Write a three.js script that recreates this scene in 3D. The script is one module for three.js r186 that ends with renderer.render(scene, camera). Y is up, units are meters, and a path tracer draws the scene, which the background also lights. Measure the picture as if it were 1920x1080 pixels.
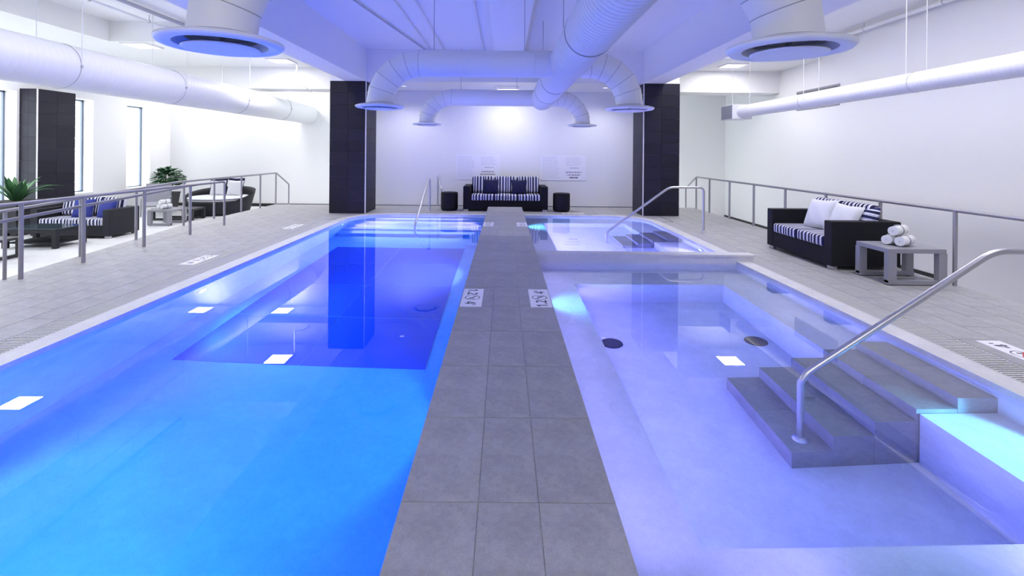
import * as THREE from 'three';
import { RoundedBoxGeometry } from 'three/addons/geometries/RoundedBoxGeometry.js';
import { mergeGeometries, toCreasedNormals } from 'three/addons/utils/BufferGeometryUtils.js';
import { RectAreaLightUniformsLib } from 'three/addons/lights/RectAreaLightUniformsLib.js';

// ------------------------------------------------------------------ camera, sky, exposure
RectAreaLightUniformsLib.init();
const scene = new THREE.Scene();
const renderer = new THREE.WebGLRenderer({ antialias: true });
renderer.toneMapping = THREE.LinearToneMapping;
renderer.toneMappingExposure = 1.0;
renderer.shadowMap.enabled = true;
const camera = new THREE.PerspectiveCamera(2 * Math.atan(540 / 900) * 180 / Math.PI, 1920 / 1080, 0.05, 200);
camera.position.set(0, 1.6, 0);
camera.rotation.z = THREE.MathUtils.degToRad(0.5);
camera.setViewOffset(1920, 1080, 14.5, 255, 1920, 1080);      // shifted lens: verticals stay upright, horizon high in the frame
scene.background = new THREE.Color().setRGB(0.86, 0.95, 1.0);  // bright overcast sky outside the windows
scene.backgroundIntensity = 6;

const PANEL = 52;                                             // radiance of the white ceiling panels
const PANEL_COLOR = new THREE.Color().setRGB(1.0, 0.985, 0.99);

// ------------------------------------------------------------------ helpers
let seed = 7;
const rnd = () => { seed = (seed + 0x6D2B79F5) | 0; let t = Math.imul(seed ^ (seed >>> 15), 1 | seed); t = (t + Math.imul(t ^ (t >>> 7), 61 | t)) ^ t; return ((t ^ (t >>> 14)) >>> 0) / 4294967296; };
const used = {};
function numbered(n) { if (!(n in used)) { used[n] = 0; return n; } used[n]++; return `${n}_${String(used[n]).padStart(3, '0')}`; }
function shade(o) { o.traverse((m) => { if (m.isMesh) { m.castShadow = true; m.receiveShadow = true; } }); }
function boxG(w, h, d, ox = 0, oy = 0) {                       // box with texture coordinates in metres
  const g = new THREE.BoxGeometry(w, h, d), uv = g.attributes.uv, s = [[d, h], [d, h], [w, d], [w, d], [w, h], [w, h]];
  for (let i = 0; i < 24; i++) { const f = s[i >> 2]; uv.setXY(i, uv.getX(i) * f[0] + ox, uv.getY(i) * f[1] + oy); }
  return g;
}
function B(x0, x1, y0, y1, Z0, Z1) {                           // Z counts metres away from the camera's wall side: world z = -Z
  return boxG(Math.abs(x1 - x0), Math.abs(y1 - y0), Math.abs(Z1 - Z0), x0, Z0).translate((x0 + x1) / 2, (y0 + y1) / 2, -(Z0 + Z1) / 2);
}
function join(list) { return list.length === 1 ? list[0] : mergeGeometries(list.map((g) => { const n = g.index ? g.toNonIndexed() : g; for (const k of Object.keys(n.attributes)) if (!['position', 'normal', 'uv'].includes(k)) n.deleteAttribute(k); return n; })); }
function mesh(name, g, m, parent) { const o = new THREE.Mesh(Array.isArray(g) ? join(g) : g, m); o.name = name; o.castShadow = o.receiveShadow = true; if (parent) parent.add(o); return o; }
function struct(name, g, m, label) { const o = g ? mesh(numbered(name), g, m, scene) : new THREE.Group(); if (!g) { o.name = numbered(name); scene.add(o); } o.userData = { label, kind: 'structure' }; return o; }
function thing(name, label, category, group, [x, y, Z] = [0, 0, 0], turn = 0) {
  const o = new THREE.Group(); o.name = numbered(name); scene.add(o); o.position.set(x, y, -Z); o.rotation.y = turn;
  o.userData = { label, category }; if (group) o.userData.group = group; return o;
}
function copyOf(src, label, [x, y, Z], turn = 0) {
  const o = src.clone(); o.name = numbered(src.name.replace(/_\d{3}$/, '')); o.userData = { ...src.userData, label }; o.position.set(x, y, -Z); o.rotation.y = turn; scene.add(o); return o;
}
const V = (x, y, Z) => new THREE.Vector3(x, y, -Z);
function rod(a, b, r, seg = 12) { const d = b.clone().sub(a), g = new THREE.CylinderGeometry(r, r, d.length(), seg); g.applyQuaternion(new THREE.Quaternion().setFromUnitVectors(new THREE.Vector3(0, 1, 0), d.normalize())); const c = a.clone().add(b).multiplyScalar(0.5); return g.translate(c.x, c.y, c.z); }
function pipe(pts, r, bend, seg = 12) {                        // bent pipe: straight runs with rounded corners
  const path = new THREE.CurvePath();
  let p = pts[0];
  for (let i = 1; i < pts.length; i++) {
    if (i === pts.length - 1) { path.add(new THREE.LineCurve3(p, pts[i])); break; }
    const a = pts[i].clone().sub(p).normalize(), b = pts[i + 1].clone().sub(pts[i]).normalize();
    const k = Math.min(bend, pts[i].distanceTo(p) * 0.45, pts[i + 1].distanceTo(pts[i]) * 0.45);
    const q0 = pts[i].clone().addScaledVector(a, -k), q1 = pts[i].clone().addScaledVector(b, k);
    path.add(new THREE.LineCurve3(p, q0)); path.add(new THREE.QuadraticBezierCurve3(q0, pts[i], q1)); p = q1;
  }
  const pp = [];
  for (const c of path.curves) { const n = c.isLineCurve3 ? 1 : 8; for (let k = pp.length ? 1 : 0; k <= n; k++) pp.push(c.getPoint(k / n)); }
  const list = [];
  for (let i = 0; i + 1 < pp.length; i++) if (pp[i].distanceTo(pp[i + 1]) > 1e-5) list.push(pp[i], pp[i + 1]);
  // sweep rings
  const pos = [], nor = [], uv = [], idx = [];
  let nrm = null, run = 0;
  for (let i = 0; i < pp.length; i++) {
    const t = (i === 0 ? pp[1].clone().sub(pp[0]) : i === pp.length - 1 ? pp[i].clone().sub(pp[i - 1]) : pp[i + 1].clone().sub(pp[i]).normalize().add(pp[i].clone().sub(pp[i - 1]).normalize())).normalize();
    if (!nrm) nrm = Math.abs(t.y) < 0.9 ? new THREE.Vector3(0, 1, 0) : new THREE.Vector3(1, 0, 0);
    nrm = nrm.clone().addScaledVector(t, -nrm.dot(t)).normalize();
    const bi = t.clone().cross(nrm);
    if (i) run += pp[i].distanceTo(pp[i - 1]);
    for (let k = 0; k <= seg; k++) {
      const a = k / seg * Math.PI * 2, n = nrm.clone().multiplyScalar(Math.cos(a)).addScaledVector(bi, Math.sin(a));
      pos.push(pp[i].x + n.x * r, pp[i].y + n.y * r, pp[i].z + n.z * r); nor.push(n.x, n.y, n.z); uv.push(k / seg * r * 6.28, run);
      if (i && k) { const w = seg + 1, A = (i - 1) * w + k - 1, C = i * w + k - 1; idx.push(A, A + 1, C, A + 1, C + 1, C); }
    }
  }
  const g = new THREE.BufferGeometry();
  g.setAttribute('position', new THREE.Float32BufferAttribute(pos, 3)); g.setAttribute('normal', new THREE.Float32BufferAttribute(nor, 3)); g.setAttribute('uv', new THREE.Float32BufferAttribute(uv, 2)); g.setIndex(idx);
  return g;
}
function surface(f, nu, nv) {                                  // f(u, v) -> [x, y, z, tu, tv]
  const pos = [], uv = [], idx = [];
  for (let j = 0; j <= nv; j++) for (let i = 0; i <= nu; i++) { const p = f(i / nu, j / nv); pos.push(p[0], p[1], p[2]); uv.push(p[3] ?? i / nu, p[4] ?? j / nv); if (i && j) { const w = nu + 1, a = (j - 1) * w + i - 1, c = j * w + i - 1; idx.push(a, a + 1, c, a + 1, c + 1, c); } }
  const g = new THREE.BufferGeometry();
  g.setAttribute('position', new THREE.Float32BufferAttribute(pos, 3)); g.setAttribute('uv', new THREE.Float32BufferAttribute(uv, 2)); g.setIndex(idx); g.computeVertexNormals();
  return g;
}
const lathe = (pts, seg = 48) => new THREE.LatheGeometry(pts.map((p) => new THREE.Vector2(p[0], p[1])), seg);

// ------------------------------------------------------------------ textures and materials
function dataTex(n, f, srgb) {
  const a = new Uint8Array(n * n * 4);
  for (let y = 0; y < n; y++) for (let x = 0; x < n; x++) { const c = f(x / n, y / n), k = (y * n + x) * 4; a[k] = c[0]; a[k + 1] = c[1]; a[k + 2] = c[2]; a[k + 3] = 255; }
  const t = new THREE.DataTexture(a, n, n); t.wrapS = t.wrapT = THREE.RepeatWrapping; t.magFilter = THREE.LinearFilter; t.minFilter = THREE.LinearMipmapLinearFilter; t.generateMipmaps = true;
  if (srgb) t.colorSpace = THREE.SRGBColorSpace; t.needsUpdate = true; return t;
}
function tiling(n) { const g = new Float32Array(n * n); for (let i = 0; i < n * n; i++) g[i] = rnd(); return (x, y) => { x *= n; y *= n; const i = Math.floor(x), j = Math.floor(y), u = x - i, v = y - j, a = (p, q) => g[((q % n) + n) % n * n + ((p % n) + n) % n], s = u * u * (3 - 2 * u), t = v * v * (3 - 2 * v); return (a(i, j) * (1 - s) + a(i + 1, j) * s) * (1 - t) + (a(i, j + 1) * (1 - s) + a(i + 1, j + 1) * s) * t; }; }
const n8 = tiling(8), n32 = tiling(32), n128 = tiling(128);
const grainTex = dataTex(256, (x, y) => { const v = 150 + 105 * (0.35 * n8(x, y) + 0.3 * n32(x, y) + 0.35 * n128(x, y)); return [v, v, v]; });
const tileTex = dataTex(512, (x, y) => { const v = 205 + 46 * (0.3 * n8(x, y) + 0.35 * n32(x, y) + 0.35 * n128(x, y)) - 8 * (rnd() > 0.93); return [v, v, v]; }, true);
const plasterTex = dataTex(512, (x, y) => { const v = 228 + 27 * (0.4 * n8(x, y) + 0.3 * n32(x, y) + 0.3 * n128(x, y)); return [v, v, v]; }, true);
const wickerTex = dataTex(128, (x, y) => { const cx = x * 8, cy = y * 16, k = (Math.floor(cx) + Math.floor(cy)) & 1; const a = Math.sin((cx % 1) * Math.PI), b = Math.sin((cy % 1) * Math.PI); const v = 255 * Math.pow(b, 0.7) * (k ? 0.55 + 0.45 * a : 0.35 + 0.3 * (1 - a)); return [v, v, v]; });
function canvasTex(w, h, draw, repeat) {
  const c = document.createElement('canvas'); c.width = w; c.height = h; draw(c.getContext('2d'), w, h);
  const t = new THREE.CanvasTexture(c); t.colorSpace = THREE.SRGBColorSpace; t.magFilter = THREE.LinearFilter; if (repeat) t.wrapS = t.wrapT = THREE.RepeatWrapping; return t;
}
const stripeTex = canvasTex(256, 16, (g, w, h) => {
  g.fillStyle = '#eceaf6'; g.fillRect(0, 0, w, h);
  const bar = (x, ww, c) => { g.fillStyle = c; g.fillRect(x, 0, ww, h); };
  bar(0, 34, '#151a45'); bar(52, 30, '#1b2152'); bar(94, 6, '#4a5288'); bar(112, 40, '#12163c'); bar(170, 7, '#6a70a0'); bar(184, 38, '#1a2050'); bar(232, 5, '#565d92');
}, true);
stripeTex.repeat.set(1 / 0.3, 1);
function repeated(t, u, v) { const c = t.clone(); c.repeat.set(u, v); c.needsUpdate = true; return c; }
const L = (r, g, b) => new THREE.Color().setRGB(r, g, b);
const mat = (o) => new THREE.MeshStandardMaterial(o), phys = (o) => new THREE.MeshPhysicalMaterial(o);
const grain3 = repeated(grainTex, 3, 3), grain1 = repeated(grainTex, 0.8, 0.8), plaster1 = repeated(plasterTex, 0.6, 0.6);
const M = {
  wall: mat({ name: 'white_wall_paint', color: L(0.84, 0.84, 0.85), roughness: 0.6, bumpMap: grain3, bumpScale: 0.0003 }),
  ceiling: mat({ name: 'white_ceiling_paint', color: L(0.84, 0.84, 0.85), roughness: 0.8, bumpMap: grain1, bumpScale: 0.0015 }),
  duct: mat({ name: 'white_duct_paint', color: L(0.8, 0.8, 0.81), roughness: 0.45 }),
  ductOpen: mat({ name: 'white_duct_sheet', color: L(0.8, 0.8, 0.81), roughness: 0.45, side: THREE.DoubleSide }),
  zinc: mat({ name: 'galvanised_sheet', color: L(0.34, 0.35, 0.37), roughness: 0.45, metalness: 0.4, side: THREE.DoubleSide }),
  ductSeam: mat({ name: 'grey_duct_seam', color: L(0.42, 0.42, 0.45), roughness: 0.6 }),
  spiral: mat({ name: 'duct_spiral_seam', color: L(0.78, 0.78, 0.8), roughness: 0.5, side: THREE.DoubleSide }),
  dark: mat({ name: 'dark_void_metal', color: L(0.012, 0.012, 0.02), roughness: 0.6 }),
  tile: [0.5, 0.515, 0.485].map((k, i) => mat({ name: 'grey_porcelain', color: L(k, k * 0.985, k * 0.995), roughness: 0.5, map: repeated(tileTex, 1.1 + i * 0.13, 1.1), bumpMap: grain3, bumpScale: 0.0008 })),
  dtile: [0.43, 0.445, 0.415].map((k, i) => mat({ name: 'dark_grey_porcelain', color: L(k, k * 0.985, k * 0.985), roughness: 0.5, map: repeated(tileTex, 1.3 + i * 0.13, 1.3), bumpMap: grain3, bumpScale: 0.0008 })),
  grout: mat({ name: 'grey_grout', color: L(0.2, 0.2, 0.21), roughness: 0.9 }),
  coping: mat({ name: 'white_coping_stone', color: L(0.74, 0.73, 0.74), roughness: 0.5, map: plaster1, bumpMap: grain3, bumpScale: 0.0005 }),
  plaster: mat({ name: 'pale_pool_plaster', color: L(0.78, 0.79, 0.82), roughness: 0.7, map: repeated(plasterTex, 0.9, 0.9) }),
  lounge: mat({ name: 'pale_lounge_floor', color: L(0.88, 0.88, 0.89), roughness: 0.4, map: plaster1 }),
  black: mat({ name: 'black_baseboard', color: L(0.012, 0.012, 0.018), roughness: 0.5 }),
  colTile: [0, 1, 2].map((i) => phys({ specularIntensity: 0.5, name: 'charcoal_column_tile', color: L(0.011 + i * 0.002, 0.010 + i * 0.002, 0.02 + i * 0.003), roughness: 0.5, bumpMap: grain3, bumpScale: 0.0006 })),
  colGrout: mat({ name: 'slate_grout', color: L(0.1, 0.1, 0.14), roughness: 0.9 }),
  steel: mat({ name: 'brushed_steel', color: L(0.56, 0.55, 0.57), metalness: 0.95, roughness: 0.34 }),
  railPaint: mat({ name: 'grey_satin_rail', color: L(0.34, 0.33, 0.36), metalness: 0.55, roughness: 0.42 }),
  wicker: phys({ specularIntensity: 0.5, name: 'black_wicker', color: L(0.006, 0.006, 0.011), roughness: 0.6, bumpMap: repeated(wickerTex, 8, 8), bumpScale: 0.004 }),
  wickerGrey: phys({ specularIntensity: 0.6, name: 'charcoal_wicker', color: L(0.016, 0.017, 0.024), roughness: 0.6, bumpMap: repeated(wickerTex, 8, 8), bumpScale: 0.004 }),
  stripe: mat({ name: 'navy_striped_canvas', color: 0xffffff, roughness: 0.9, map: stripeTex }),
  navy: mat({ name: 'navy_fabric', color: L(0.03, 0.042, 0.24), roughness: 0.95 }),
  navyDark: mat({ name: 'dark_navy_fabric', color: L(0.008, 0.008, 0.045), roughness: 0.95 }),
  white: mat({ name: 'white_fabric', color: L(0.68, 0.68, 0.72), roughness: 0.95, bumpMap: grain3, bumpScale: 0.002 }),
  towel: mat({ name: 'white_towelling', color: L(0.85, 0.85, 0.87), roughness: 1, bumpMap: repeated(grainTex, 12, 12), bumpScale: 0.004 }),
  greyTable: mat({ name: 'grey_painted_aluminium', color: L(0.3, 0.3, 0.34), roughness: 0.45, metalness: 0.1 }),
  greySling: mat({ name: 'grey_sling_fabric', color: L(0.33, 0.33, 0.38), roughness: 0.85 }),
  tableGlass: mat({ name: 'dark_glass_top', color: L(0.03, 0.05, 0.065), roughness: 0.12 }),
  pot: mat({ name: 'black_planter', color: L(0.02, 0.02, 0.026), roughness: 0.45 }),
  soil: mat({ name: 'potting_soil', color: L(0.03, 0.02, 0.014), roughness: 1 }),
  leaf: [phys({ name: 'green_leaf', color: L(0.05, 0.16, 0.05), roughness: 0.5 }), phys({ name: 'dark_green_leaf', color: L(0.03, 0.1, 0.04), roughness: 0.5 })],
  window: phys({ name: 'window_glass', color: 0xffffff, transmission: 1, thickness: 0, roughness: 0, ior: 1.5 }),
  frame: mat({ name: 'grey_window_frame', color: L(0.16, 0.19, 0.25), roughness: 0.4, metalness: 0.3 }),
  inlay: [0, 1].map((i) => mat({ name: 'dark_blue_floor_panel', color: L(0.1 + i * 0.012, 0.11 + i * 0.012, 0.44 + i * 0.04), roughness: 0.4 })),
  stepTile: [0.33, 0.3].map((k) => mat({ name: 'grey_step_tile', color: L(k, k, k * 1.02), roughness: 0.5, map: repeated(tileTex, 1.1, 1.1) })),
  glow: mat({ name: 'lit_panel_diffuser', color: L(0.8, 0.8, 0.8), emissive: PANEL_COLOR, emissiveIntensity: 1.6, roughness: 0.6 }),
  lens: mat({ name: 'lit_pool_lamp_lens', color: L(0.8, 0.9, 0.9), emissive: L(0.55, 0.95, 1.0), emissiveIntensity: 1.3, roughness: 0.4 }),
  water: phys({ name: 'left_pool_water', color: 0xffffff, transmission: 1, thickness: 1, roughness: 0, ior: 1.333, attenuationColor: L(0.12, 0.5, 0.92), attenuationDistance: 3.2 }),
  waterSpa: phys({ name: 'spa_water', color: 0xffffff, transmission: 1, thickness: 1, roughness: 0, ior: 1.333, attenuationColor: L(0.45, 0.62, 0.95), attenuationDistance: 4.0 }),
};

// ------------------------------------------------------------------ the room
const LOW = -0.47, XL = -12.25, XR = 8.1, LOWR = -0.75, ZN = -3.5, ZB = 17.6, ZM = 14.12, TOP = 4.75;
// walls
{
  const head = 3.03, wins = [[15.57, 16.6, 0.3], [13.4, 14.3, 0.3], [10.75, 12.05, -0.25], [8.3, 9.9, -0.25], [5.6, 7.4, -0.25]];  // last two openings lie out of view, added to bring daylight into the lounge
  const x0 = XL - 0.42, list = [B(x0, XL, head, TOP, ZN, ZB + 0.3)];
  let z = ZN;
  for (const [a, b, s] of [...wins].reverse()) { list.push(B(x0, XL, LOW - 0.2, head, z, a), B(x0, XL, LOW - 0.2, s, a, b)); z = b; }
  list.push(B(x0, XL, LOW - 0.2, head, z, ZB + 0.3));
  struct('wall_left', list, M.wall, 'white left wall pierced by tall narrow windows');
  const where = ['farthest from the camera, by the leafy bush', 'right behind the dark tiled pillar', 'just before the dark tiled pillar', 'unseen beside the lounge sofa, added for daylight', 'unseen in the near lounge, added for daylight'];
  wins.forEach(([a, b, s], i) => {
    const w = struct(`window_${i + 1}`, null, null, `tall narrow window in the left wall, ${where[i]}`), xg = XL - 0.33;
    const f = 0.045;
    mesh('window_frame', [B(xg - 0.03, xg + 0.03, s, s + f, a, b), B(xg - 0.03, xg + 0.03, head - f, head, a, b), B(xg - 0.03, xg + 0.03, s, head, a, a + f), B(xg - 0.03, xg + 0.03, s, head, b - f, b)], M.frame, w);
    mesh('window_pane', B(xg - 0.004, xg + 0.004, s + f, head - f, a + f, b - f), M.window, w);
    mesh('window_sill', B(XL - 0.3, XL + 0.03, s - 0.03, s + 0.012, a + 0.002, b - 0.002), M.wall, w);
  });
  struct('wall_right', B(XR, XR + 0.3, LOWR - 0.2, TOP, ZN, ZB + 0.3), M.wall, 'long plain white right wall behind the railing');
  struct('wall_back', [B(-4.4, 4.4, -0.05, 3.4, ZM, ZM + 0.25), B(-4.4, -4.15, -0.05, 3.4, ZM + 0.25, ZB), B(4.15, 4.4, -0.05, 3.4, ZM + 0.25, ZB)], M.wall, 'white back wall behind the central striped sofa');
  struct('wall_back_left', B(XL, -4.15, LOW - 0.2, TOP, ZB, ZB + 0.3), M.wall, 'white back wall of the sunken lounge behind the round daybed');
  struct('wall_back_right', B(4.15, XR, LOWR - 0.2, TOP, ZB, ZB + 0.3), M.wall, 'white back wall at the far end of the right aisle');
  struct('wall_front', B(XL - 0.42, XR + 0.3, -1.9, TOP, ZN - 0.3, ZN), M.wall, 'plain white wall behind the camera');
  struct('baseboard_right', B(XR - 0.015, XR, LOWR, -0.63, 8.7, ZB), M.black, 'black baseboard along the foot of the right wall');
  struct('baseboard_back_left', B(XL, -4.4, LOW, -0.36, ZB - 0.015, ZB), M.black, 'black baseboard behind the round daybed');
  struct('baseboard_back', B(-4.4, 4.4, 0, 0.022, ZM - 0.012, ZM), M.frame, 'thin grey baseboard behind the central sofa');
}
// ceiling and its beams
{
  const c = struct('ceiling', null, null, 'white painted ceiling with deep beams over the pools');
  mesh('ceiling_slab', B(-3.54, 3.54, 4.2, TOP, ZN, 12.25), M.ceiling, c);
  mesh('ceiling_joist', B(-0.27, 0.46, 4.02, 4.2, ZN, 12.25), M.ceiling, c);
  mesh('ceiling_beam', B(-4.08, -3.54, 3.38, TOP, ZN, 12.25), M.ceiling, c);
  mesh('ceiling_beam', B(3.54, 4.08, 3.38, TOP, ZN, 12.25), M.ceiling, c);
  mesh('rear_soffit', B(-4.46, 4.46, 3.38, TOP, 12.25, ZM + 0.25), M.ceiling, c);
  mesh('aisle_slab', B(-9.0, -4.08, 4.5, TOP, ZN, 10.9), M.ceiling, c);
  mesh('aisle_slab', B(4.08, XR, 4.5, TOP, ZN, 12.25), M.ceiling, c);
  mesh('lounge_soffit', B(XL, -9.0, 4.04, TOP, ZN, 10.9), M.ceiling, c);
  mesh('lounge_soffit', [B(XL, -4.46, 4.04, TOP, 10.9, ZB), B(-4.46, -4.08, 4.04, TOP, 10.9, 12.25)], M.ceiling, c);
  mesh('aisle_soffit', B(4.46, XR, 4.04, TOP, 12.25, ZB), M.ceiling, c);
  mesh('cross_beam', B(XL, -4.4, 3.41, 4.04, 14.15, 14.9), M.ceiling, c);
  mesh('cross_beam', B(4.4, XR, 3.41, 4.04, 14.15, 14.9), M.ceiling, c);
  for (const [x, w] of [[-1.55, 0.02], [-1.9, 0.02], [-0.55, 0.03], [1.9, 0.02]]) mesh('ceiling_conduit', rod(V(x, 4.17, ZN), V(x, 4.17, 12.24), w / 2 + 0.006, 8), M.duct, c);
  mesh('ceiling_conduit', rod(V(-3.0, 4.16, 5.2), V(-2.0, 4.16, 12.24), 0.016, 8), M.ductSeam, c);
}
// floors: deck slabs, tiles
const tileCache = {};
function tileField(parent, X0, X1, Z0, Z1, y, wx, wz, mats, stagger = true, gap = 0.005) {
  let row = 0;
  for (let x = X0; x < X1 - 0.02; x += wx, row++) {
    const xe = Math.min(x + wx, X1);
    let z = Z0 - (stagger && row % 2 ? wz / 2 : 0);
    for (; z < Z1 - 0.02; z += wz) {
      const a = Math.max(z, Z0), b = Math.min(z + wz, Z1);
      if (b - a < 0.03) continue;
      const w = xe - x - gap, d = b - a - gap, key = w.toFixed(3) + '_' + d.toFixed(3);
      const g = tileCache[key] ??= boxG(w, 0.02, d);
      const o = mesh('tile', g, mats[Math.floor(rnd() * mats.length)], parent); o.position.set((x + xe) / 2, y - 0.01, -(a + b) / 2);
    }
  }
}
const printTex = (slash) => canvasTex(480, 168, (g) => {
  g.fillStyle = '#f2f0f6'; g.fillRect(0, 0, 480, 168); g.fillStyle = '#15151c'; g.strokeStyle = '#15151c';
  g.font = 'bold 118px sans-serif'; g.textBaseline = 'middle'; g.textAlign = 'center';
  g.fillText('1.2', 92, 90); g.fillText("4'", 400, 90);
  g.lineWidth = 7; g.beginPath(); g.arc(248, 84, 58, 0, 7); g.stroke();
  g.lineWidth = 9; g.beginPath(); g.moveTo(214, 64); g.lineTo(252, 88); g.lineTo(262, 112); g.stroke(); g.beginPath(); g.arc(270, 76, 11, 0, 7); g.fill(); g.beginPath(); g.moveTo(240, 82); g.lineTo(282, 100); g.stroke();
  g.strokeStyle = slash; g.lineWidth = 8; g.beginPath(); g.moveTo(207, 43); g.lineTo(289, 125); g.stroke();
});
M.markRed = mat({ name: 'printed_depth_tile', roughness: 0.4, map: printTex('#c0202c') });
M.markTile = mat({ name: 'white_depth_tile', color: L(0.78, 0.77, 0.8), roughness: 0.4 });
function marker(parent, x, y, Z, dir, w = 0.6, h = 0.21, print = M.markRed) {  // dir: 'l' read facing +x, 'r' read facing -x, 'f' read facing the camera
  const g = new THREE.BoxGeometry(w, h, 0.012), o = mesh('depth_marker', g, [M.markTile, M.markTile, M.markTile, M.markTile, print, M.markTile], parent);
  const ax = { r: [[0, 0, -1], [-1, 0, 0]], l: [[0, 0, 1], [1, 0, 0]], f: [[-1, 0, 0], [0, 0, 1]] }[dir].map((a) => new THREE.Vector3(...a));
  o.quaternion.setFromRotationMatrix(new THREE.Matrix4().makeBasis(ax[0], ax[1], new THREE.Vector3(0, 1, 0)));
  o.position.set(x, y - 0.004, -Z); o.userData.label = 'white depth marker tile printed 1.2 and 4 feet with a no-diving sign'; return o;
}
const POOL = { xl: -3.68, xr: 3.47, zn: 1.25, zf: 12.2, R: 1.0 };
{
  const left = struct('floor', null, null, 'grey tiled deck along the left side of the long pool');
  mesh('deck_base', [B(-5.95, -4.15, LOW - 0.1, -0.004, ZN, 14.2), B(-6.75, -5.95, LOW - 0.1, -0.004, 9.9, 14.2), B(-4.15, -3.95, -0.6, -0.004, 12.45, 14.2)], M.grout, left);
  tileField(left, -5.95, -4.15, 1.2, 14.2, 0, 0.3, 0.6, M.tile);
  tileField(left, -6.75, -5.95, 9.9, 14.2, 0, 0.267, 0.6, M.tile);
  marker(left, -4.4, 0, 6.95, 'l'); marker(left, -4.4, 0, 10.05, 'l');
  const right = struct('floor', null, null, 'grey tiled deck along the right side under the wicker loveseat');
  mesh('deck_base', [B(3.97, 5.62, LOWR - 0.1, -0.004, ZN, 14.2)], M.grout, right);
  tileField(right, 3.97, 5.62, 1.2, 14.2, 0, 0.33, 0.6, M.tile);
  marker(right, 4.2, 0, 3.86, 'r');
  const far = struct('floor', null, null, 'grey tiled deck at the far end under the central sofa');
  mesh('deck_base', [B(-3.95, 3.97, -0.6, -0.004, 12.45, ZM + 0.1)], M.grout, far);
  tileField(far, -4.15, 3.97, 12.45, ZM, 0, 0.6, 0.3, M.tile);
  marker(far, 1.82, 0, 12.62, 'f', 0.58, 0.2);
  const near = struct('floor', null, null, 'grey tiled deck under the camera at the near pool end');
  mesh('deck_base', B(-4.15, 3.97, -0.6, -0.004, ZN, 1.0), M.grout, near);
  tileField(near, -4.15, 3.97, -0.2, 1.0, 0, 0.6, 0.3, M.tile);
  const ramp = struct('floor', null, null, 'grey tiled ramp sloping down between the two left railings');
  ramp.position.set(0, 0, -9.9); ramp.rotation.x = Math.atan(1 / 20);
  mesh('ramp_base', boxG(0.8, 0.2, 8.4).translate(-6.35, -0.104, 4.2), M.grout, ramp);
  const sub = new THREE.Group(); tileField(sub, -6.75, -5.95, -8.4, 0, 0, 0.267, 0.6, M.tile); for (const t of [...sub.children]) ramp.add(t);
  struct('floor', [B(XL - 0.3, -6.75, LOW - 0.15, LOW, ZN, ZB + 0.1), B(-6.75, -4.15, LOW - 0.15, LOW, 14.2, ZB + 0.1)], M.lounge, 'pale floor of the sunken lounge by the windows');
  struct('floor', [B(5.62, XR + 0.1, LOWR - 0.15, LOWR, ZN, ZB + 0.1), B(4.15, 5.62, LOWR - 0.15, LOWR, 14.2, ZB + 0.1)], M.lounge, 'pale low passage floor at the foot of the right wall');
  // steps down behind the deck ends
  for (const [x0, x1, w, low, n] of [[-6.75, -4.45, 'left', LOW, 2], [4.45, 5.62, 'right', LOWR, 4]]) {
    const s = struct('floor', null, null, `tiled steps leading down behind the far ${w} end of the deck`);
    for (let k = 0; k < n; k++) mesh('stair_tread', B(x0, x1, low, -0.157 * (k + 1), 14.2 + 0.3 * k, 14.5 + 0.3 * k), M.tile[0], s);
  }
}
// pool shell
function outline(o, cw = false) {                              // rounded far corners; o grows the outline outwards
  const p = cw ? new THREE.Path() : new THREE.Shape(), a = POOL, r = a.R + o, x0 = a.xl - o, x1 = a.xr + o, n = -(a.zn - o), f = -(a.zf + o);
  p.moveTo(x0, n); p.lineTo(x1, n); p.lineTo(x1, f + r); p.absarc(x1 - r, f + r, r, 0, -Math.PI / 2, true); p.lineTo(x0 + r, f); p.absarc(x0 + r, f + r, r, -Math.PI / 2, -Math.PI, true); p.lineTo(x0, n);
  return p;
}
function ring(o, top, depth) {
  const s = outline(o); s.holes.push(outline(0, true));
  return toCreasedNormals(new THREE.ExtrudeGeometry(s, { depth, bevelEnabled: false, curveSegments: 16 }).rotateX(Math.PI / 2).translate(0, top, 0), 0.5);
}
struct('trim_1', ring(0.2, 0, 0.07), M.coping, 'white stone coping running round the pool edge');
const DIV = { x0: -0.408, x1: 0.466, top: 0.18, end: 12.42 };
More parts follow.
